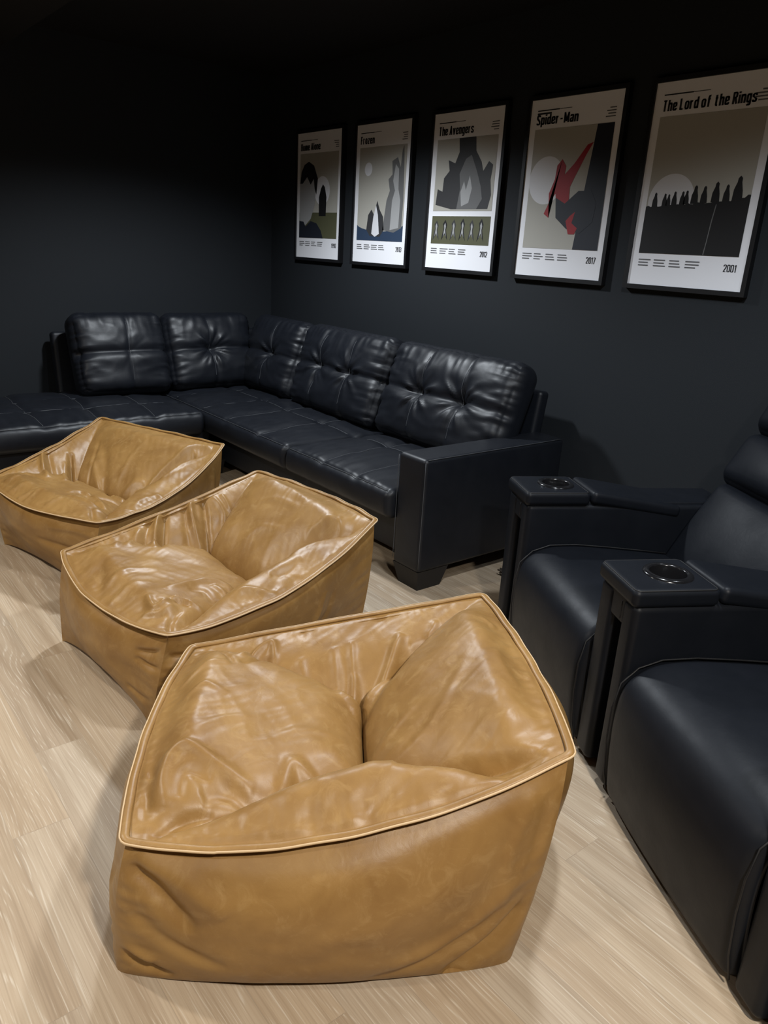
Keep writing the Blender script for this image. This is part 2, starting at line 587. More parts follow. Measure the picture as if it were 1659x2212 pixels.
def bean_bag(S, Fl, prm, label):
    S = [np.array(s, float) for s in S]
    Fl = [np.array(f, float) for f in Fl]
    n = 165
    cen = sum(Fl) / 4
    root = empty('bean_bag_chair', (cen[0], cen[1], 0), label, 'bean bag', 'tan bean bag chairs')
    off = (cen[0], cen[1], 0)
    P, near, far, front, back = bag_cover(S, prm, n)
    link_mesh('top_cover', P.reshape(-1, 3), grid_faces(n, n), M_TAN, root, off=off)
    # seam loop, counter-clockwise from front-near
    loops = [near, back, far[::-1], front[::-1]]
    seam = np.concatenate([l[:-1] for l in loops])
    # corner softening
    for _ in range(3):
        seam = (np.roll(seam, 1, 0) + 2 * seam + np.roll(seam, -1, 0)) / 4
    rnd = np.array([noise.noise(Vector((i * .045, prm['seed'], 0))) for i in range(len(seam))])
    T = np.roll(seam, -1, 0) - np.roll(seam, 1, 0)
    outw = np.stack([T[:, 1], -T[:, 0], 0 * T[:, 0]], 1)
    outw /= np.linalg.norm(outw, axis=1, keepdims=True)
    fl = seam + outw * .005 + np.array([0, 0, .003])
    fl[:, 2] += rnd * .0055
    fl += outw * (np.roll(rnd, 37) * .004)[:, None]
    link_mesh('seam_welt', *tube(fl, (.010, .0055), 8, True), M_TAN, root, off=off)
    raw = link_mesh('raw_edge', *tube(fl + outw * (.0105 + rnd[:, None] * .002), (.0022, .003), 6, True), M_TANEDGE, root, off=off)
    raw['label'] = 'pale raw leather edge'
    # stitches: short dashes just under the welt
    parts = []
    m = len(seam)
    for i in range(0, m, 2):
        j = (i + 1) % m
        a, b2 = fl[i] + outw[i] * .0088 - (0, 0, .0032), fl[i] * .4 + fl[j] * .6 + outw[i] * .0088 - (0, 0, .0032)
        parts.append(tube([a, (a + b2) / 2, b2], .0009, 4))
    link_mesh('stitching', *merge(*parts), M_THREAD, root, off=off)
    # side panels
    Vs, Fs = [], []
    ns, nt_ = 110, 70
    names = ('near', 'back', 'far', 'front')
    order = [(0, 1), (1, 2), (2, 3), (3, 0)]
    bottoms = []
    for q, (i, j) in enumerate(order):
        tops = loops[q]
        s = np.linspace(0, 1, ns)
        src = np.linspace(0, 1, len(tops))
        top = np.stack([np.interp(s, src, tops[:, k]) for k in range(3)], 1)
        d = Fl[j] - Fl[i]
        L = np.linalg.norm(d)
        o2 = np.array([d[1], -d[0], 0]) / L
        top[:, 2] -= .004
        top -= o2 * (.010 * np.sin(PI * s) ** .4)[:, None]
        bot = Fl[i] + d * s[:, None]
        lift = prm['lift'][q] * (4 * s * (1 - s)) ** .7
        bot[:, 2] = lift
        bot += o2 * (-prm.get('tuck', .02) * (4 * s * (1 - s)) ** .6)[:, None]
        bottoms.append(bot)
        t = np.linspace(0, 1, nt_)
        Sg, Tg = np.meshgrid(s, t, indexing='ij')
        G = top[:, None] * (1 - t)[None, :, None] + bot[:, None] * t[None, :, None]
        ci = (S[i] - cen); cj = (S[j] - cen)
        cdi = ci[:2] / np.linalg.norm(ci[:2]); cdj = cj[:2] / np.linalg.norm(cj[:2])
        B = prm['bulge'][q]
        prof = np.sin(PI * np.clip(Tg, 0, 1) ** .9) ** .75
        bul = B * np.sin(PI * Sg) ** (1.5 if q == 1 else prm['bx']) * prof
        tuck = -.016 * gauss(Tg - .03, .06) * np.sin(PI * Sg) ** .3
        pp = np.stack([Sg.ravel() * L, Tg.ravel() * .45, np.zeros(Sg.size)], 1)
        wr = vnoise(pp, (6, 9, 1), prm['seed'] + q * 7) * .008 + vnoise(pp, (14, 18, 1), prm['seed'] + q * 3 + 40) * .003
        wr = wr.reshape(Sg.shape) * np.sin(PI * np.clip(Tg, 0, 1)) ** .5
        wr *= sstep(0, .06, Sg) * sstep(1, .94, Sg)
        for st in prm['side'].get(names[q], []):
            wr += stroke_field(Sg, Tg, st[0], st[1], st[2], L, .45, st[3] if len(st) > 3 else 0.0) * sstep(0, .05, Sg) * sstep(1, .95, Sg)
        # gathered vertical corner seam
        pk = vnoise(pp, (3, 34, 1), prm['seed'] + q + 70).reshape(Sg.shape) * .006
        wr += pk * (gauss(Sg, .10) + gauss(1 - Sg, .10)) * sstep(0, .02, np.minimum(Sg, 1 - Sg)) * np.sin(PI * Tg) ** .5
        G += (bul + wr + tuck)[..., None] * o2
        cb = prm.get('corner', .03) * np.sin(PI * Tg ** .85)
        G[..., :2] += (cb * gauss(Sg, .10))[..., None] * cdi + (cb * gauss(1 - Sg, .10))[..., None] * cdj
        base = sum(len(x) for x in Vs)
        Vs.append(G.reshape(-1, 3))
        Fs += grid_faces(ns, nt_, base, flip=True)
    # underside
    for bot in bottoms:
        base = sum(len(x) for x in Vs)
        rows = [bot, bot * .8 + np.array([cen[0], cen[1], .004]) * .2, bot * .3 + np.array([cen[0], cen[1], .004]) * .7, np.tile([cen[0], cen[1], .004], (ns, 1))]
        rows[1][:, 2] = .005
        rows[2][:, 2] = .004
        Vs.append(np.stack(rows, 1).reshape(-1, 3))
        Fs += grid_faces(ns, 4, base, flip=True)
    link_mesh('side_panels', np.concatenate(Vs), Fs, M_TAN, root, off=off)
    return root


# folds of each cover as polylines in cover coordinates (front-back, near-far), height, width
STR1 = [
    ([(.087, .109), (.069, .174), (.084, .258), (.124, .284), (.203, .244), (.293, .199)], .016, .017),
    ([(.352, .157), (.371, .256), (.393, .297), (.46, .238), (.502, .183)], .013, .018),
    ([(.17, .156), (.237, .183), (.31, .159)], -.014, .02),
    ([(.117, .134), (.128, .204), (.192, .208)], -.01, .014),
    ([(.394, .227), (.423, .257), (.467, .215)], -.01, .016),
    ([(.19, .799), (.22, .89), (.276, .933), (.297, .849)], .014, .012),
    ([(.203, .755), (.241, .799), (.269, .881)], -.012, .012),
    ([(.493, .751), (.513, .655), (.558, .666), (.555, .787)], .014, .012),
    ([(.528, .603), (.584, .656), (.646, .751), (.707, .889)], .024, .017),
    ([(.589, .597), (.658, .685), (.726, .802), (.791, .853)], -.02, .018),
    ([(.54, .89), (.549, .767), (.538, .671)], .01, .012),
    ([(.482, .881), (.506, .743)], .007, .014),
    ([(.376, .859), (.405, .764), (.45, .706)], .006, .014),
    ([(.729, .843), (.789, .863), (.827, .918)], .008, .012),
    ([(.622, .164), (.734, .144), (.829, .083), (.925, -.009)], -.026, .03),
    ([(.787, .159), (.897, .105), (.989, .003)], .01, .022),
    ([(.654, .193), (.757, .198), (.842, .146)], .008, .016),
    ([(.435, .081), (.451, -.018), (.483, -.02)], -.008, .02),
    ([(.669, -.012), (.668, -.02)], -.007, .02),
    ([(.363, .011), (.347, -.02)], -.007, .018),
    ([(.562, .037), (.579, -.02)], -.005, .018),
    ([(.517, .089), (.531, -.02)], .006, .018),
    ([(.73, .039), (.74, -.02), (.777, -.02)], -.006, .018),
    ([(.04, .638), (.117, .718), (.178, .732)], .006, .01),
    ([(.074, .524), (.133, .586), (.196, .545)], .005, .01),
    ([(.132, .336), (.207, .428), (.309, .47)], .004, .014),
    ([(.284, .34), (.391, .424), (.519, .424)], .004, .016),
    ([(.034, .07), (.044, .158), (.038, .313)], -.006, .014),
    ([(.022, .24), (.064, .105)], .006, .012),
    ([(.683, .315), (.743, .355), (.85, .56)], .004, .014),
    ([(.561, .33), (.629, .399), (.698, .439)], .005, .014),
    ([(.556, .243), (.643, .299), (.736, .31)], .004, .012),
    ([(.957, .615), (.91, .479), (.931, .315)], .004, .014),
    ([(.927, .779), (.961, .719)], .006, .01),
    ([(.044, -.013), (.118, .085), (.201, .124)], -.009, .008),
    ([(.023, .926), (.131, .83), (.187, .729)], -.009, .008),
]
STR2 = [
    ([(.466, 1.02), (.398, .92), (.327, .747)], .022, .013),
    ([(.485, 1.02), (.415, .878), (.348, .732)], -.014, .013),
    ([(.415, 1.02), (.351, .921), (.294, .779)], -.01, .013),
    ([(.685, 1.02), (.6, .979), (.558, .818), (.576, .773)], .022, .015),
    ([(.683, 1.012), (.614, .844), (.545, .697)], -.024, .014),
    ([(.591, 1.02), (.526, .866), (.508, .753)], -.01, .016),
    ([(.717, .972), (.719, .867), (.672, .802)], .012, .012),
    ([(.761, .962), (.754, .869)], .009, .01),
    ([(.335, .969), (.229, .799)], .01, .016),
    ([(.234, .912), (.178, .806)], .008, .014),
    ([(.639, .243), (.765, .225), (.889, .15)], -.022, .022),
    ([(.64, .166), (.737, .14), (.87, .096)], .013, .016),
    ([(.788, .274), (.864, .224), (.906, .158)], .008, .012),
    ([(.89, .757), (.896, .584), (.87, .393)], .004, .014),
    ([(.786, .678), (.824, .579), (.836, .41)], .005, .012),
    ([(.654, .585), (.72, .519), (.741, .382)], .005, .012),
    ([(.563, .485), (.638, .438), (.639, .306)], .004, .012),
    ([(.593, .039), (.514, -.02), (.487, -.02)], -.012, .02),
    ([(.328, .088), (.385, .092), (.448, .027), (.481, -.02)], .01, .014),
    ([(.51, .108), (.563, .084), (.652, .094)], -.008, .018),
    ([(.525, -.02), (.657, -.001)], .006, .014),
    ([(.109, .297), (.082, .23), (.082, .185), (.176, .227), (.238, .15)], .017, .012),
    ([(.039, .206), (.072, .156), (.134, .181)], .011, .011),
    ([(.105, .222), (.155, .221), (.197, .186)], -.014, .011),
    ([(.19, .324), (.323, .369), (.414, .348), (.448, .242)], .013, .016),
    ([(.377, .332), (.39, .273), (.359, .173)], .012, .013),
    ([(.345, .244), (.32, .153)], -.012, .013),
    ([(.274, .314), (.321, .299), (.309, .212)], -.01, .014),
    ([(.448, .291), (.396, .204)], -.01, .012),
    ([(.01, .519), (.147, .559), (.261, .534)], .006, .016),
    ([(-.003, .394), (.112, .427), (.188, .422)], .005, .014),
    ([(.112, .777), (.062, .6), (.007, .474)], -.008, .02),
    ([(.016, .015), (.078, .104), (.147, .157)], -.009, .008),
    ([(-.005, .115), (.012, .04), (.076, .023)], .005, .01),
    ([(.026, .868), (-.008, .696), (-.02, .473)], .005, .014),
    ([(.008, .98), (.06, .908), (.11, .837)], -.009, .008),
]
STR3 = [
    ([(.622, .923), (.518, .798), (.411, .659)], -.045, .013),
    ([(.556, .897), (.454, .777), (.378, .669)], .012, .016),
    ([(.488, 1.02), (.403, .939), (.308, .736)], .022, .018),
    ([(.492, 1.009), (.381, .777)], -.014, .02),
    ([(.378, .606), (.575, .7), (.806, .829)], -.009, .008),
    ([(.663, .774), (.59, .637), (.513, .524)], .014, .016),
    ([(.566, .785), (.508, .674)], .01, .014),
    ([(.576, .218), (.716, .193), (.894, .149)], -.034, .02),
    ([(.513, .24), (.656, .315), (.83, .234), (.931, .168), (.965, .061)], .018, .013),
    ([(.582, .143), (.747, .107), (.916, .055)], .012, .013),
    ([(.506, .471), (.626, .408), (.671, .341)], .014, .014),
    ([(.623, .618), (.488, .448), (.449, .323)], -.018, .018),
    ([(.48, .355), (.55, .339), (.647, .358)], .012, .014),
    ([(.773, .77), (.632, .611), (.501, .47)], -.008, .02),
    ([(.596, .501), (.749, .52), (.858, .494)], .005, .014),
    ([(.224, .442), (.301, .426), (.298, .323), (.21, .174)], .014, .013),
    ([(.244, .388), (.218, .261), (.189, .181)], -.014, .014),
    ([(.167, .376), (.175, .26), (.155, .165)], .011, .011),
    ([(.268, .368), (.359, .342), (.413, .24)], -.01, .016),
    ([(.049, .84), (.094, .796), (.152, .784)], .008, .01),
    ([(-.02, .711), (.078, .678), (.168, .624)], .005, .014),
    ([(-.02, .589), (.064, .564), (.151, .511)], .006, .014),
    ([(-.02, .442), (.015, .517), (.106, .523)], .006, .014),
    ([(.039, .376), (.125, .352)], .006, .012),
    ([(.125, .174), (-.006, .023)], -.009, .008),
    ([(.113, .152), (.177, .071), (.261, -.02)], .008, .009),
    ([(.437, .052), (.43, -.02), (.389, -.02)], .008, .014),
    ([(.247, .031), (.34, .058), (.462, .041)], .007, .014),
    ([(.191, .862), (.25, .792), (.276, .685)], -.008, .012),
]

BAG1 = dict(seed=3.1, A=(.575, .28), B=(.575, .69), depth=.16, H=(.10, .115, .155, .03), dl=(.06, .055, .05, .05),
            near=(.035, -.05, -.05), far=(-.02, .015, -.01), front=(-.03, -.025, .0), back=(.03, .015, .0),
            bulge=(.085, .15, .05, .06), corner=.016, bx=.75, strokes=STR1, lift=(.003, .01, .01, .01), tuck=-.045,
            side=dict(near=[([(.01, .13), (.08, .24), (.19, .47)], -.022, .022), ([(.02, .05), (.15, .17), (.26, .33)], .012, .03),
                            ([(.03, .40), (.10, .55), (.17, .65), (.27, .72)], -.010, .02), ([(.02, .76), (.07, .86), (.14, .93)], -.016, .016),
                            ([(.02, .70), (.05, .76), (.10, .80)], .010, .014),
                            ([(.93, .08), (.90, .40), (.93, .70)], .006, .014), ([(.97, .12), (.955, .50)], -.008, .014),
                            ([(.62, .92), (.80, .78), (.97, .55)], -.012, .02), ([(.66, .80), (.82, .66), (.97, .42)], .008, .022),
                            ([(.99, .60), (.93, .80), (.82, 1.0)], -.03, .022)],
                      front=[([(.98, .1), (.93, .3), (.90, .5)], -.012, .02), ([(.97, .62), (.92, .78)], -.012, .016)]))
bean_bag([(-1.28, -2.987, .36), (-.784, -2.20, .55), (-1.448, -1.793, .55), (-1.935, -2.53, .36)],
         [(-1.30, -3.02, 0), (-.80, -2.28, 0), (-1.42, -1.83, 0), (-1.93, -2.50, 0)], BAG1,
         'tan leather bean bag chair nearest the camera, beside the near recliner')
BAG2 = dict(seed=8.4, A=(.59, .34), B=(.58, .76), depth=.17, H=(.085, .115, .105, .03), dl=(.05, .055, .05, .05),
            near=(.05, -.02, -.06), far=(-.01, .01, -.015), front=(.0, -.06, -.03), back=(.0, .04, .0),
            bulge=(.05, .05, .04, .055), corner=.014, bx=.85, strokes=STR2, lift=(.012, .01, .01, .034),
            side=dict(near=[([(.55, .75), (.66, .55), (.72, .25)], .010, .014), ([(.62, .85), (.72, .6), (.77, .3)], -.008, .014),
                            ([(.0, .18), (.05, .24), (.12, .28)], -.014, .014), ([(.0, .3), (.06, .36), (.12, .36)], .008, .014)],
                      front=[([(1.0, .14), (.93, .22), (.86, .26)], -.014, .014), ([(1.0, .34), (.94, .36), (.86, .33)], -.012, .014), ([(.99, .72), (.9, .76), (.8, .74)], -.008, .016)]))
bean_bag([(-2.06, -2.56, .36), (-2.163, -1.665, .55), (-2.957, -1.738, .55), (-2.90, -2.63, .36)],
         [(-2.105, -2.618, 0), (-2.24, -1.66, 0), (-2.90, -1.75, 0), (-2.85, -2.679, 0)], BAG2,
         'tan leather bean bag chair between the other two, in front of the sofa arm')
BAG3 = dict(seed=14.2, A=(.57, .36), B=(.55, .80), depth=.17, H=(.075, .085, .08, .03), dl=(.055, .07, .06, .05),
            near=(.05, .0, -.06), far=(-.02, -.01, -.03), front=(.0, -.08, -.02), back=(.0, .03, -.01),
            bulge=(.045, .05, .04, .045), corner=.010, bx=.95, strokes=STR3, lift=(.012, .01, .01, .026),
            side=dict(near=[([(.0, .3), (.08, .4), (.2, .5)], -.010, .02), ([(.9, .15), (.92, .45), (.9, .8)], .012, .018), ([(.7, .3), (.8, .5), (.84, .8)], -.008, .02)],
                      front=[([(1.0, .4), (.85, .46), (.6, .44)], -.010, .02), ([(1.0, .2), (.88, .16), (.7, .2)], .006, .02)]))
bean_bag([(-3.16, -2.40, .36), (-3.56, -1.61, .525), (-4.42, -1.95, .525), (-4.05, -2.64, .36)],
         [(-3.22, -2.46, 0), (-3.60, -1.66, 0), (-4.36, -1.95, 0), (-4.02, -2.62, 0)], BAG3,
         'tan leather bean bag chair farthest from the camera, in front of the chaise')


# ------------------------------------------------------------------ black sectional sofa
def tufted(w, d, h, us, v0, tuft, seed, pillow=.05, edge=.0):
    """back cushion facing -Y, centred; us = vertical seam positions (0..1), v0 = horizontal seam"""
    V, n, F, P = rbox(w, d, h, min(.085, d * .42), .0115, 6)
    u, v = P[:, 0] / w + .5, P[:, 2] / h + .5
    fr = np.clip(-n[:, 1], 0, 1) ** .7
    back = np.clip(n[:, 1], 0, 1)
    disp = pillow * (1 - np.abs(2 * u - 1) ** 3) * (1 - np.abs(2 * v - 1) ** 3) * np.where(n[:, 1] < -.01, 1, .35)
    dv = (v - v0) * h
    f = -.020 * gauss(dv, .028) - .006 * gauss(dv, .006)
    for a in us:
        dx = (u - a) * w + .012 * np.sin(v * 5 + seed)
        f += -.007 * gauss(dx, .022) - .004 * gauss(dx, .005)
        r = np.hypot((u - a) * w, dv)
        th = np.arctan2(dv, (u - a) * w)
        f += -tuft * np.exp(-(r / .055) ** 1.3)
        wob = np.cos(7 * th + seed + a * 9) + .6 * np.cos(12 * th + 2 * seed + a * 17) + .4 * np.cos(19 * th + a * 31 + seed)
        f += tuft * .17 * wob * gauss(r - .075, .065) * (r > .01)
    g = np.stack([u * w, v * h, np.zeros(len(u))], 1)
    nn = vnoise(g, (3.2, 8, 1), seed) * .012 - np.abs(vnoise(g, (7, 13, 1), seed + 4)) * .008
    # gathered creases near the two side edges
    ed = gauss(u, .16) + gauss(1 - u, .16)
    gath = (.006 - np.abs(vnoise(g, (4, 24, 1), seed + 8)) * .026 - np.abs(vnoise(g, (9, 34, 1), seed + 28)) * .010) * ed + (.004 - np.abs(vnoise(g, (19, 5, 1), seed + 9)) * .016) * gauss(1 - v, .24)
    f += nn + gath
    V = V + n * (disp + f * fr)[:, None] * np.where(back > .5, .3, 1)[:, None]
    return V, F, P, n


def stitch_on(V, P, n, w, h, lines, r=.0016):
    """thread lines following the front of a tufted cushion; lines in (u, v)"""
    fm = n[:, 1] < -.999
    uu, vv = P[fm, 0] / w + .5, P[fm, 2] / h + .5
    VV = V[fm]
    parts = []
    for a, b in lines:
        k = 40
        path = []
        for i in range(k + 1):
            t = i / k
            x, y = a[0] + (b[0] - a[0]) * t, a[1] + (b[1] - a[1]) * t
            j = np.argmin((uu - x) ** 2 * w * w + (vv - y) ** 2 * h * h)
            path.append(VV[j] + (0, -.0012, 0))
        path = np.array(path)
        for _ in range(2):
            path[1:-1] = (path[:-2] + 2 * path[1:-1] + path[2:]) / 4
        parts.append(tube(path, r, 5))
    return merge(*parts)


SO = (-4.2, -0.8, 0)
sofa = empty('sectional_sofa', SO, 'black leather corner sectional sofa with tufted back cushions and chaise along two walls', 'sofa')


def sp(name, size, loc, r, mat=None, parent=None, **kw):
    return rb(name, size, loc, r, mat or M_SOFA, parent or sofa, off=SO, **kw)


def cushion(name, w, d, h, loc, us, v0, tuft, seed, tilt, rz, lines, pillow=.05):
    V, F, P, n = tufted(w, d, h, us, v0, tuft, seed, pillow)
    R = rotm(rz=rz) @ rotm(rx=tilt)
    c = link_mesh(name, xf(V, loc, R), F, M_SOFA, sofa, off=SO)
    for ln in lines:
        sv, sf = stitch_on(V, P, n, w, h, [ln])
        link_mesh('stitching', xf(sv, loc, R), sf, M_SOFATHREAD, c, off=SO)
    return c


TILT = -math.radians(20)
# base runs
sp('base', (3.19, .86, .24), (-4.235, -.60, .20), .012)
sp('chaise_base', (.98, 1.66, .24), (-5.165, -1.97, .20), .012)
# back frames
sp('back_frame', (3.24, .08, .78), (-4.25, -.195, .49), .025, rot=rotm(rx=-math.radians(8)))
sp('back_frame', (.08, 1.70, .78), (-5.65, -1.0, .49), .025, rot=rotm(ry=-math.radians(8)))
# arm
sp('arm', (.195, .985, .565), (-2.54, -.665, .3775), .022, h=.1)
for pth in ([(-2.4445, -1.1555, z) for z in np.linspace(.12, .645, 12)], [(-2.4445, y, .658) for y in np.linspace(-1.14, -.19, 14)],
            [(-2.6355, -1.1555, z) for z in np.linspace(.12, .645, 12)]):
    link_mesh('arm_stitching', *tube(pth, .0018, 5), M_SOFATHREAD, sofa, off=SO)
# feet
for (x, y, sx, sy) in ((-2.545, -1.05, .19, .20), (-2.545, -.27, .19, .18), (-4.72, -1.08, .1, .1), (-5.6, -.25, .1, .1), (-4.75, -2.68, .12, .12), (-5.5, -2.68, .12, .12)):
    V, F = boxvf((-sx / 2, -sy / 2, 0), (sx / 2, sy / 2, .098))
    V = np.array(V)
    V[:4, :2] *= .74
    V[:4, 1] -= sy * .09
    V[:4, 0] += sx * .10
    link_mesh('foot', xf(V, (x, y, 0)), F, M_FOOT, sofa, smooth=False, off=SO)


def seat(name, w, d, h, loc, seed, lines_x, lines_y, rz=0):
    """seat cushion; top is +Z, front is -Y; lines at fractions of width / depth"""
    V, n, F, P = rbox(w, d, h, .035, .014, 5)
    u, v = P[:, 0] / w + .5, P[:, 1] / d + .5
    top = np.clip(n[:, 2], 0, 1)
    f = .034 * (1 - np.abs(2 * u - 1) ** 4) * (1 - np.abs(2 * v - 1) ** 3)
    for a in lines_x:
        dx = (u - a) * w + .014 * np.sin(v * 6 + seed + a * 7)
        f += -.013 * gauss(dx, .034) - .003 * gauss(dx, .006)
    for a in lines_y:
        dy = (v - a) * d + .014 * np.sin(u * w * 5 + seed + a * 5)
        f += -.013 * gauss(dy, .034) - .003 * gauss(dy, .006)
    g = np.stack([u * w, v * d, np.zeros(len(u))], 1)
    f += vnoise(g, (5, 5, 1), seed) * .006 + vnoise(g, (26, 7, 1), seed + 3) * .006 * gauss(v, .45) + vnoise(g, (12, 12, 1), seed + 5) * .002
    V = V + n * (f * top)[:, None]
    fz = np.clip(-n[:, 1], 0, 1)
    V[:, 1] -= .018 * fz * (1 - (2 * P[:, 2] / h) ** 2) + vnoise(P, (4, 4, 10), seed + 20) * .004 * fz
    R = rotm(rz=rz)
    c = link_mesh(name, xf(V, loc, R), F, M_SOFA, sofa, off=SO)
    fm = n[:, 2] > .999
    uu, vv, VV = u[fm], v[fm], V[fm]
    parts = []
    for ax, lst in ((0, lines_x), (1, lines_y)):
        for a in lst:
            path = []
            for t in np.linspace(.04, .96, 60):
                if ax == 0:
                    x, y = a - .014 / w * math.sin(t * 6 + seed + a * 7), t
                else:
                    x, y = t, a - .014 / d * math.sin(t * w * 5 + seed + a * 5)
                j = np.argmin(((uu - x) * w) ** 2 + ((vv - y) * d) ** 2)
                path.append(np.array([(x - .5) * w, (y - .5) * d, VV[j, 2] + .0012]))
            path = np.array(path)
            for _ in range(3):
                path[1:-1] = (path[:-2] + 2 * path[1:-1] + path[2:]) / 4
            parts.append(tube(path, .0019, 5))
    # thread along the top front edge
    e = np.array([[x, -d / 2 + .006, h / 2 - .002 - .006] for x in np.linspace(-w / 2 + .03, w / 2 - .03, 40)])
    parts.append(tube(e, .0016, 5))
    link_mesh('stitching', xf(merge(*parts)[0], loc, R), merge(*parts)[1], M_SOFATHREAD, c, off=SO)
    return c


seat('seat_cushion', .955, .93, .155, (-3.12, -.725, .388), 2.0, (.36, .70), (.52,))
seat('seat_cushion', 2.0, .93, .155, (-4.605, -.725, .388), 5.0, (.22, .44, .62, .83), (.52,))
seat('chaise_cushion', 1.60, 1.02, .155, (-5.12, -2.005, .388), 9.0, (.14, .36, .58, .80), (.33, .64), rz=PI / 2)
# back cushions
L2 = lambda us: [((a, .05), (a, .95)) for a in us]
cushion('back_cushion', 1.03, .21, .59, (-3.105, -.40, .750), (.36, .68), .5, .042, 1.3, TILT, 0, L2((.36, .68)))
cushion('back_cushion', .985, .21, .59, (-4.125, -.40, .750), (.33, .67), .5, .042, 4.7, TILT, 0, L2((.33, .67)))
cushion('corner_cushion', .74, .21, .58, (-4.985, -.40, .745), (.55,), .5, .045, 7.1, TILT, 0, L2((.55,)))
cushion('corner_cushion', .72, .21, .58, (-5.40, -.785, .745), (.46,), .5, .05, 9.9, TILT, PI / 2, L2((.46,)))
cushion('back_cushion', .67, .21, .58, (-5.40, -1.47, .745), (.55,), .5, .006, 12.3, TILT, PI / 2, L2((.55,)))


# ------------------------------------------------------------------ recliners
REC_O = np.array([-1.03, -1.611, 0])
REC_R = math.atan2(-.485, .875)


def rec_place(lx):
    return (REC_O[0] + lx * math.cos(REC_R), REC_O[1] + lx * math.sin(REC_R), 0)


def prof_loft(prof, w, x0, seed, rx=.035, m=40, puff=.012):
    """cushion lofted from a (y, z) side profile across the width, rounded at both ends"""
    p = np.array(prof, float)
    # resample smoothly
    q = []
    n = len(p)
    for i in range(n - 1):
        a, b, c, d = p[max(i - 1, 0)], p[i], p[i + 1], p[min(i + 2, n - 1)]
        for t in np.linspace(0, 1, 7)[:-1]:
            q.append(.5 * ((2 * b) + (-a + c) * t + (2 * a - 5 * b + 4 * c - d) * t * t + (-a + 3 * b - 3 * c + d) * t ** 3))
    q.append(p[-1])
    q = np.array(q)
    T = np.gradient(q, axis=0)
    T /= np.linalg.norm(T, axis=1, keepdims=True)
    nr = np.stack([-T[:, 1], T[:, 0]], 1)
    xs = []
    for k in range(7):
        a = PI / 2 * k / 6
        xs.append((rx * (1 - math.sin(a)), rx * (1 - math.cos(a))))
    ends = [(x, -(rx - (rx - 0) * math.sqrt(max(0, 1 - (1 - x / rx) ** 2)))) for x, _ in xs][::-1]
    xs_full = [(x, o) for x, o in ends] + [(x, 0.0) for x in np.linspace(rx, w - rx, m)[1:-1]] + [(w - x, o) for x, o in ends[::-1]]
    rows = []
    for x, o in xs_full:
        pf = puff * (1 - abs(2 * x / w - 1) ** 2.5)
        rows.append(np.stack([np.full(len(q), x0 + x), q[:, 0] + nr[:, 0] * (o + pf), q[:, 1] + nr[:, 1] * (o + pf)], 1))
    G = np.array(rows)
    V = G.reshape(-1, 3)
    F = grid_faces(len(rows), len(q))
    k = len(q)
    F.append(tuple(range(k))[::-1])
    F.append(tuple(range((len(rows) - 1) * k, len(rows) * k)))
    F.append(tuple(i * k for i in range(len(rows))))
    F.append(tuple(i * k + k - 1 for i in range(len(rows)))[::-1])
    return V, F


def rec_arm(root, x0, x1, pid):
    wd = x1 - x0
    xc = (x0 + x1) / 2
    pw = .092
    rb('arm_panel', (pw, .88, .62), (x0 + pw / 2, .44, .330), .022, M_REC, root, h=.08)
    rb('arm_panel', (.078, .88, .62), (x1 - .039, .44, .330), .022, M_REC, root, h=.08)
    rb('arm_bridge', (wd - .03, .872, .10), (xc, .44, .60), .012, M_REC, root, h=.08)
    rb('lit_stripe', (.012, .30, .50), (x0 + pw + .010, .26, .28), .003, M_LITSTRIPE, root, h=.2)['label'] = 'added pale strip in the slot, in place of a stripe of light'  # made-up thin strip, its pale colour imitates light inside the slot
    # front lid with cup hole
    ln = .27
    lid = rb('arm_lid', (wd + .012, ln, .058), (xc, ln / 2 - .012, .664), .02, M_REC, root, h=.012, rs=5)
    cy = .150
    cut = lathe([(0, -.2), (.0535, -.2), (.0535, .2), (0, .2)], 48, (xc, cy, .68))
    co = link_mesh('cutter', *cut, None, root, smooth=False)
    md = lid.modifiers.new('hole', 'BOOLEAN')
    md.operation = 'DIFFERENCE'
    md.object = co
    md.solver = 'EXACT'
    bpy.context.view_layer.update()
    dg = bpy.context.evaluated_depsgraph_get()
    me = bpy.data.meshes.new_from_object(lid.evaluated_get(dg))
    lid.modifiers.clear()
    old = lid.data
    lid.data = me
    bpy.data.meshes.remove(old)
    cm = co.data
    bpy.data.objects.remove(co)
    bpy.data.meshes.remove(cm)
    cup = link_mesh('cup_holder', *lathe([(.052, -.085), (.053, .002), (.055, .006), (.060, .0075), (.068, .0065), (.073, .003), (.075, -.002)], 56, (xc, cy, .693)), M_PLASTIC, root)
    cup['label'] = 'round glossy black cup holder'
    V, F = lathe([(0.0, -.084), (.0525, -.084)], 56, (xc, cy, .693))
    link_mesh('cup_floor', V, F, M_PLASTIC, cup)
    # welt around the lid top
    hx, hy, rr = (wd + .012) / 2 - .008, ln / 2 - .008, .016
    lp = []
    for cx_, cy_, a0 in ((hx - rr, hy - rr, 0), (-hx + rr, hy - rr, PI / 2), (-hx + rr, -hy + rr, PI), (hx - rr, -hy + rr, 3 * PI / 2)):
        for k in range(7):
            a = a0 + PI / 2 * k / 6
            lp.append((xc + cx_ + rr * math.cos(a), ln / 2 - .012 + cy_ + rr * math.sin(a), .6885))
    link_mesh('lid_piping', *tube(lp, .0028, 6, True), M_SEAM, lid)
    # rear lid sloping down
    R = rotm(rx=-math.radians(9))
    rb('arm_pad', (wd + .008, .40, .055), (xc, .462, .638), .02, M_REC, root, h=.03, rot=R)
    # seam down the front
    link_mesh('front_seam', *tube([(x1 - .075, -.0015, z) for z in np.linspace(.625, .57, 6)], .002, 5), M_SEAM, root)


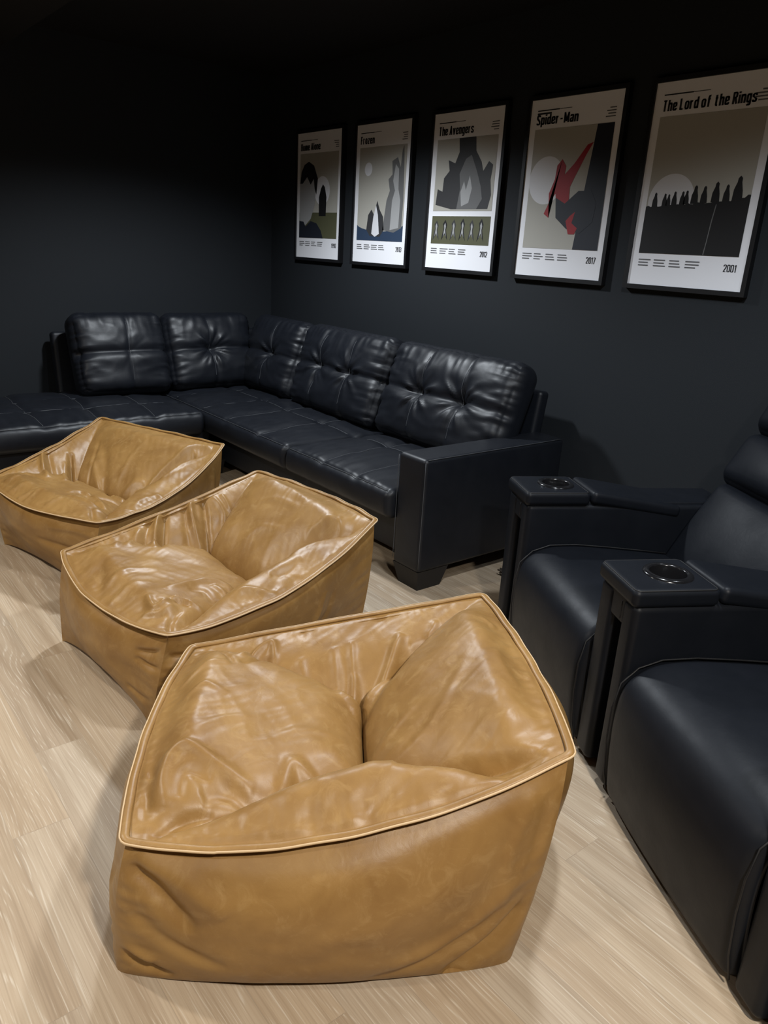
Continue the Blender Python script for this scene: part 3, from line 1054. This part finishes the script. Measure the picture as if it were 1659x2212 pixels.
def recliner(lx, label, right_arm):
    root = empty('recliner_chair', rec_place(lx), label, 'recliner', 'black cinema recliners', REC_R)
    sw = .665
    rec_arm(root, -.225, 0, 0)
    if right_arm:
        rec_arm(root, sw, sw + .225, 1)
    else:
        pass
    prof = [(.05, .022), (.004, .028), (-.012, .10), (-.022, .22), (-.022, .32), (-.006, .40), (.04, .448), (.11, .472), (.22, .474), (.36, .462), (.50, .447), (.62, .432), (.70, .42)]
    V, F = prof_loft(prof, sw - .012, .006, 3)
    V = np.array(V)
    s = link_mesh('seat', V, F, M_REC, root)
    # edge piping on both sides of the footrest
    for x in (.010, sw - .010):
        pts = np.array(prof[1:12])
        q = [(x, a - .002, b + .001) for a, b in pts]
        link_mesh('seat_piping', *tube(q, .0028, 6), M_SEAM, s)
    rb('base', (sw - .03, .62, .20), (sw / 2, .43, .12), .02, M_REC, root)
    # reclined back in three cushions
    a = math.radians(30)
    R = rotm(rx=-a)
    org = np.array([sw / 2, .60, .43])
    upv = np.array([0, math.sin(a), math.cos(a)])
    bk = np.array([0, math.cos(a), -math.sin(a)])

    def seg(name, s0, s1, th, wid, bul, r, fwd=0.0):
        L = s1 - s0
        V, n, F, P = rbox(wid, th, L, r, .025, 5)
        f = bul * (1 - np.abs(2 * P[:, 0] / wid) ** 3) * (1 - np.abs(2 * P[:, 2] / L) ** 2.5) * np.clip(-n[:, 1], 0, 1)
        nn = vnoise(P, (5, 5, 5), s0 * 9) * .006 * np.clip(-n[:, 1], 0, 1)
        V = V + n * (f + nn)[:, None]
        c = org + upv * ((s0 + s1) / 2) + bk * (th / 2 - fwd)
        return link_mesh(name, xf(V, c, R), F, M_REC, root)
    seg('lumbar_cushion', -.04, .385, .15, sw - .01, .03, .05)
    seg('back_cushion', .375, .612, .16, sw + .02, .03, .055, .015)
    seg('headrest', .602, .92, .17, sw + .02, .035, .06, .03)
    V, n, F, P = rbox(sw - .02, .05, .98, .02, .1)
    link_mesh('back_shell', xf(V, org + upv * .42 + bk * .16, R), F, M_REC, root)
    return root


recliner(-.893, 'black leather recliner beside the sofa arm, farther of the two', False)
recliner(0.0, 'black leather recliner nearest the camera, cut off by the right edge', True)


# ------------------------------------------------------------------ posters
def flat(name, pts, y, mat, parent):
    """flat printed shape on the poster: local (x, z) outline"""
    bm = bmesh.new()
    vs = [bm.verts.new((x, y, z)) for x, z in pts]
    f = bm.faces.new(vs)
    f.normal_update()
    if f.normal.y > 0:
        f.normal_flip()
    bmesh.ops.triangulate(bm, faces=bm.faces[:])
    me = bpy.data.meshes.new(name)
    bm.to_mesh(me)
    bm.free()
    me.materials.append(mat)
    o = bpy.data.objects.new(name, me)
    C.objects.link(o)
    o.parent = parent
    return o


def rects(name, lst, y, mat, parent):
    V, F = [], []
    for x0, z0, x1, z1 in lst:
        k = len(V)
        V += [(x0, y, z0), (x1, y, z0), (x1, y, z1), (x0, y, z1)]
        F.append((k, k + 1, k + 2, k + 3))
    return link_mesh(name, V, F, mat, parent, smooth=False)


def _arch(x, w):
    return [(x, .56), (x + .07, .68), (x + w - .06, .68), (x + w, .62), (x + w, 0)]


def _loop(y0, y1):
    return [(0, y0 + .06), (0, y1 - .06), (.06, y1), (.19, y1), (.25, y1 - .06), (.25, y0 + .06), (.19, y0), (.06, y0), (0, y0 + .06)]


_BOWL = [(.25, .58), (.19, .68), (.06, .68), (0, .62), (0, .12), (.06, .06), (.19, .06), (.25, .16)]
_ESS = lambda k: [(.25, k - .14), (.25, k - .06), (.19, k), (.06, k), (0, k - .06), (0, k * .68), (.25, k * .38), (.25, .12), (.19, .06), (.06, .06), (0, .12), (0, .20)]
# heavy condensed grotesque drawn as centre lines on a unit cap height
GLYPH = {
    'o': [_loop(.06, .68)], 'h': [[(0, 0), (0, 1)], _arch(0, .25)], 'n': [[(0, 0), (0, .74)], _arch(0, .25)],
    'm': [[(0, 0), (0, .74)], _arch(0, .22), _arch(.22, .22)], 'r': [[(0, 0), (0, .74)], [(0, .54), (.07, .67), (.18, .67)]],
    'e': [[(.25, .36), (0, .36)], [(.25, .36), (.25, .62), (.19, .68), (.06, .68), (0, .62), (0, .12), (.06, .06), (.19, .06), (.25, .12), (.25, .22)]],
    'a': [[(.02, .54), (.02, .62), (.07, .68), (.19, .68), (.25, .62), (.25, 0)], [(.25, .42), (.07, .37), (0, .30), (0, .12), (.06, .06), (.17, .06), (.25, .16)]],
    'l': [[(0, 0), (0, 1)]], 'i': [[(0, 0), (0, .74)], [(0, .86), (0, 1)]], 'd': [[(.25, 0), (.25, 1)], _BOWL],
    'p': [[(0, -.22), (0, .74)], [(.25 - x, y) for x, y in _BOWL]], 'g': [[(.25, .74), (.25, -.12), (.19, -.18), (.06, -.18), (0, -.12)], _BOWL],
    's': [_ESS(.68)], 'S': [_ESS(.94)], 'z': [[(0, .68), (.24, .68), (0, .06), (.25, .06)]], 'v': [[(0, .74), (.13, .04), (.26, .74)]],
    'f': [[(.05, 0), (.05, .88), (.10, .94), (.2, .94)], [(-.05, .68), (.19, .68)]], 't': [[(.06, .94), (.06, .12), (.11, .06), (.2, .06)], [(-.05, .68), (.19, .68)]],
    'F': [[(0, 0), (0, 1)], [(0, .94), (.25, .94)], [(0, .52), (.21, .52)]], 'T': [[(.14, 0), (.14, 1)], [(-.02, .94), (.30, .94)]],
    'H': [[(0, 0), (0, 1)], [(.26, 0), (.26, 1)], [(0, .52), (.26, .52)]], 'A': [[(0, 0), (.15, .96), (.30, 0)], [(.06, .26), (.24, .26)]],
    'M': [[(0, 0), (0, 1)], [(0, .94), (.20, .18), (.40, .94)], [(.40, 0), (.40, 1)]], 'L': [[(0, 1), (0, .06), (.25, .06)]],
    'R': [[(0, 0), (0, 1)], [(0, .94), (.19, .94), (.25, .88), (.25, .60), (.19, .54), (0, .54)], [(.15, .54), (.27, 0)]], '-': [[(0, .42), (.26, .42)]],
    '0': [_loop(.06, .94)], '1': [[(0, .80), (.10, .94), (.10, 0)]], '2': [[(0, .74), (0, .88), (.06, .94), (.19, .94), (.25, .88), (.25, .64), (.01, .06), (.26, .06)]],
    '3': [[(0, .80), (0, .88), (.06, .94), (.19, .94), (.25, .88), (.25, .60), (.17, .52), (.08, .52)], [(.17, .52), (.25, .44), (.25, .12), (.19, .06), (.06, .06), (0, .12), (0, .20)]],
    '7': [[(0, .94), (.25, .94), (.08, 0)]], '9': [_loop(.44, .94), [(.25, .88), (.25, .12), (.19, .06), (.06, .06), (0, .14)]],
}


def text(name, body, x, z, hgt, width, y, mat, parent, right=False, stem=.185):
    polys, cx = [], 0.0
    hs = stem / 2
    for ch in body:
        if ch == ' ':
            cx += .20
            continue
        g = GLYPH[ch]
        x0 = min(p[0] for l in g for p in l)
        x1 = max(p[0] for l in g for p in l)
        for line in g:
            for (ax, ay), (bx, by) in zip(line[:-1], line[1:]):
                dx, dy = bx - ax, by - ay
                n = math.hypot(dx, dy)
                px, py = -dy / n * hs, dx / n * hs
                if abs(dx) > abs(dy):
                    px, py = px * .72, py * .72
                polys.append([(cx - x0 + ax + px, ay + py), (cx - x0 + ax - px, ay - py), (cx - x0 + bx - px, by - py), (cx - x0 + bx + px, by + py)])
            for ax, ay in line[1:-1]:
                polys.append([(cx - x0 + ax + hs * .92 * math.cos(k * PI / 4 + .39), ay + hs * .78 * math.sin(k * PI / 4 + .39)) for k in range(8)])
        cx += x1 - x0 + stem + .04
    total = cx - .04
    sx = width / total
    V, F = [], []
    for p in polys:
        k = len(V)
        V += [((x - width if right else x) + (hs + px) * sx, y, z + py * hgt) for px, py in p]
        F.append(tuple(range(k, k + len(p))))
    return link_mesh(name, V, F, mat, parent, smooth=False)


PW, PH = .585, .877
PZ = 1.465


def circle(cx, cz, r, n=48, clip=None):
    pts = [(cx + r * math.cos(2 * PI * k / n), cz + r * math.sin(2 * PI * k / n)) for k in range(n)]
    if clip:
        pts = [(min(max(x, clip[0]), clip[1]), min(max(z, clip[2]), clip[3])) for x, z in pts]
    return pts


M_BEIGE = plain('print_beige', (0.40, 0.385, 0.34), .55)
M_MOON = plain('print_moon', (0.66, 0.66, 0.68), .55)
M_OLIVE = plain('print_olive', (0.085, 0.085, 0.045), .55)
M_NAVY = plain('print_navy', (0.025, 0.045, 0.085), .55)
M_NAVYD = plain('print_dark_navy', (0.012, 0.015, 0.024), .55)
M_RED = plain('print_red', (0.30, 0.012, 0.018), .55)
M_BLACK = plain('print_black', (0.008, 0.008, 0.009), .55)
M_GREY1 = plain('print_grey', (0.13, 0.13, 0.13), .55)
M_GREY2 = plain('print_light_grey', (0.33, 0.33, 0.33), .55)
M_GREY3 = plain('print_charcoal', (0.035, 0.035, 0.037), .55)

PIC = (.040, .145, .545, .735)      # picture panel x0 z0 x1 z1 within the paper


def poster(x, label, title, tw, year, sub=None, th=.048):
    root = empty('framed_poster', (x, 0, PZ), label, 'poster', 'framed posters on the wall')
    b, dep = .021, .034
    fr = [boxvf((-b, -dep, -b), (PW + b, -.001, 0)), boxvf((-b, -dep, PH), (PW + b, -.001, PH + b)),
          boxvf((-b, -dep, 0), (0, -.001, PH)), boxvf((PW, -dep, 0), (PW + b, -.001, PH))]
    link_mesh('frame', *merge(*fr), M_FRAME, root, smooth=False)
    link_mesh('paper', *boxvf((0, -.024, 0), (PW, -.004, PH)), M_PAPER, root, smooth=False)
    y = -.0255
    # progress rule, title, year, small print
    rects('rule', [(.045, .822, .19, .827)], y, M_INK, root)
    rects('rule_light', [(.19, .823, .27, .826)], y, M_INKSOFT, root)
    text('title', title, .043, .757, th, tw, y, M_INK, root)
    if sub:
        rects('subtitle', [(.045, .806, .14, .814)], y, M_INK, root)
    text('year', year, .543, .080, .032, .060, y, M_INK, root, True, .12)
    random.seed(title)
    sm = []
    for c in range(4):
        for r_ in range(3):
            wd = random.uniform(.045, .075)
            sm.append((.045 + c * .083, .113 - r_ * .013, .045 + c * .083 + wd, .118 - r_ * .013))
    rects('small_print', sm, y, M_INKSOFT, root)
    sm = []
    for r_ in range(4):
        wd = random.uniform(.035, .065)
        sm.append((.543 - wd, .80 - r_ * .013, .543, .805 - r_ * .013))
    rects('side_print', sm, y, M_INKSOFT, root)
    return root, y


XS = [-5.382, -4.624, -3.832, -3.060, -2.309]
x0, z0, x1, z1 = PIC

# far left: tall dark rounded boulder, disc and olive ground
r, y = poster(XS[0], 'framed poster nearest the room corner, dark rounded shape before pale disc and olive ground', 'Home Alone', .265, '1990')
rects('picture', [(x0, z0, x1, z1)], y, M_BEIGE, r)
flat('disc', circle(.345, .475, .10), y - .0004, M_MOON, r)
rects('ground', [(x0, z0, x1, .325)], y - .0008, M_OLIVE, r)
flat('tower', [(.31, .30), (.305, .43), (.33, .49), (.355, .52), (.38, .50), (.405, .43), (.40, .30)], y - .0012, M_BLACK, r)
flat('pale_boulder', [(.045, .27), (.045, .56), (.08, .62), (.15, .645), (.22, .62), (.265, .52), (.25, .38), (.20, .28), (.12, .23)], y - .0014, M_GREY2, r)
flat('boulder_cap', [(.045, .53), (.06, .61), (.10, .66), (.16, .68), (.23, .65), (.285, .56), (.27, .45), (.245, .49), (.23, .56), (.19, .52), (.14, .575), (.08, .53)], y - .0016, M_BLACK, r)
flat('hill', [(x0, z0), (x0, .265), (.10, .26), (.13, .225), (.20, .265), (.28, .25), (.34, .20), (.37, z0)], y - .0018, M_NAVYD, r)

# second: pale ice crags over a navy bay
r, y = poster(XS[1], 'framed poster with small pale disc and icy grey crags above a navy base', 'Frozen', .155, '2013')
rects('picture', [(x0, z0, x1, z1)], y, M_BEIGE, r)
flat('disc', circle(.145, .60, .042), y - .0004, M_MOON, r)
flat('bay', [(x0, z0), (x1, z0), (x1, .245)] + [(.545 - .505 * k / 20, .245 - .04 * math.sin(PI * k / 20) ** .6) for k in range(1, 20)] + [(x0, .245)], y - .0008, M_NAVY, r)
flat('crag', [(.33, .215), (.36, .40), (.39, .46), (.37, .53), (.41, .56), (.40, .64), (.455, .66), (.49, .60), (.50, .70), (.515, .73), (.525, .60), (.535, .40), (.53, .23), (.45, .20)], y - .0012, M_GREY1, r)
flat('crag_light', [(.41, .215), (.42, .40), (.445, .46), (.42, .52), (.44, .62), (.475, .59), (.48, .47), (.505, .40), (.50, .23)], y - .0016, M_GREY2, r)
flat('rock', [(.15, .215), (.165, .31), (.20, .345), (.23, .31), (.26, .40), (.29, .345), (.33, .30), (.345, .215), (.30, .17), (.19, .175)], y - .0012, M_GREY3, r)
flat('rock_light', [(.21, .19), (.225, .30), (.25, .37), (.275, .31), (.295, .19), (.25, .17)], y - .0016, M_MOON, r)

# third: grey rock mass above an olive strip
r, y = poster(XS[2], 'framed poster with dark rocky mass above an olive strip, third of the five', 'The Avengers', .30, '2012')
rects('picture', [(x0, .335, x1, z1)], y, M_BEIGE, r)
rects('strip', [(x0, z0, x1, .305)], y, M_OLIVE, r)
flat('mass', [(.06, .37), (.07, .46), (.115, .445), (.12, .52), (.165, .56), (.15, .62), (.21, .60), (.24, .66), (.23, .735), (.37, .735), (.38, .66), (.43, .60), (.45, .55), (.49, .60), (.525, .58), (.515, .50), (.53, .42), (.51, .345), (.20, .345)], y - .0006, M_GREY3, r)
flat('mass_light', [(.25, .345), (.27, .46), (.255, .54), (.30, .62), (.345, .64), (.40, .55), (.44, .47), (.46, .40), (.42, .345)], y - .0010, M_GREY1, r)
flat('mass_glint', [(.29, .36), (.275, .44), (.30, .50), (.32, .45), (.345, .53), (.37, .46), (.35, .38)], y - .0014, M_GREY2, r)
random.seed(5)
stn = []
for k in range(6):
    cx = .085 + k * .078
    hh = random.uniform(.09, .13)
    stn.append(([(cx - .03, .165), (cx - .012, .165 + hh * .6), (cx - .02, .165 + hh * .8), (cx, .165 + hh), (cx + .018, .165 + hh * .75), (cx + .01, .165 + hh * .5), (cx + .028, .165), (cx, .165 + hh * .3)], k))
for pts, k in stn:
    flat('stone', pts, y - .0006, M_BLACK if k % 2 else M_GREY3, r)
    flat('stone_light', [(a * .45 + (.085 + k * .078) * .55, c * .7 + .23 * .3) for a, c in pts], y - .0010, M_GREY2, r)

# fourth: disc, dark slanted block and a red pennant
r, y = poster(XS[3], 'framed poster with large pale disc, red streamer and dark slanted block', 'Spider-Man', .275, '2017', sub=True)
rects('picture', [(x0, z0, x1, z1)], y, M_BEIGE, r)
flat('disc', circle(.155, .485, .118, clip=(x0, x1, z0, z1)), y - .0004, M_MOON, r)
flat('block', [(.385, z0), (x1, z0), (x1, z1), (.445, z1)], y - .0008, M_NAVYD, r)
flat('streamer', [(.165, .32), (.20, .30), (.185, .42), (.215, .49), (.22, .555), (.25, .585), (.28, .55), (.275, .51), (.33, .56), (.40, .645), (.435, .655), (.40, .60), (.345, .50), (.32, .45), (.325, .36), (.25, .33), (.23, .42), (.19, .37)], y - .0012, M_RED, r)
flat('boulder', [(.25, .30), (.235, .40), (.30, .37), (.38, .43), (.46, .43), (.50, .37), (.49, .28), (.42, .225), (.33, .245)], y - .0016, M_NAVYD, r)
flat('tail', [(.32, .285), (.345, .22), (.385, .22), (.40, .25), (.36, .275), (.375, .33), (.345, .31)], y - .0018, M_RED, r)

# fifth: black ridge under a pale disc with a file of small walkers
r, y = poster(XS[4], 'framed poster with black ridge below a pale disc, rightmost and cut by the photo edge', 'The Lord of the Rings', .445, '2001', th=.046)
rects('picture', [(x0, z0, x1, z1)], y, M_BEIGE, r)
flat('disc', circle(.165, .375, .118, clip=(x0, x1, z0, z1)), y - .0004, M_MOON, r)
random.seed(8)
rid = [(x0, z0), (x1, z0)]
for k in range(41):
    xx = x1 - (x1 - x0) * k / 40
    rid.append((xx, .352 + (xx - x0) * .055 + random.uniform(-.004, .004) + .02 * max(0, (xx - .49) / .055)))
flat('ridge', rid, y - .0008, M_BLACK, r)
flat('crack', [(.372, .148), (.378, .20), (.384, .29), (.393, .36), (.397, .36), (.389, .29), (.382, .20), (.377, .148)], y - .0012, M_GREY1, r)
for k, (cx, hh) in enumerate(((.085, .062), (.135, .055), (.155, .05), (.185, .06), (.225, .058), (.245, .06), (.285, .078), (.33, .072), (.385, .085), (.435, .07), (.485, .10))):
    zb = .350 + (cx - x0) * .055
    wv = hh * .24
    flat('walker', [(cx - wv, zb), (cx - wv * .9, zb + hh * .45), (cx - wv * .45, zb + hh * .75), (cx - wv * .4, zb + hh * .9), (cx, zb + hh), (cx + wv * .4, zb + hh * .9),
                    (cx + wv * .4, zb + hh * .74), (cx + wv * .8, zb + hh * .4), (cx + wv, zb)], y - .0012, M_BLACK, r)

# ------------------------------------------------------------------ small dark bundle on the floor behind the far recliner
random.seed(11)
bparts = []
for k in range(7):
    a0 = random.uniform(0, 6.28)
    pts = [(.05 * math.cos(a0 + t * 1.1) * (1 + .4 * math.sin(3 * t + k)), .035 * math.sin(a0 + t * 1.1 + k), .012 + .014 * (1 + math.sin(2 * t + k))) for t in np.linspace(0, 5, 26)]
    bparts.append(tube(pts, .0045, 6))
V, F = merge(*bparts)
V = V - (0, 0, V[:, 2].min())
cb = link_mesh('cord_bundle', V, F, plain('brown_cord', (.05, .038, .028), .6))
cb.location = (-2.32, -.62, 0)
cb['label'] = 'small tangled dark brown bundle on the floor between sofa and recliner'
cb['category'] = 'cord'
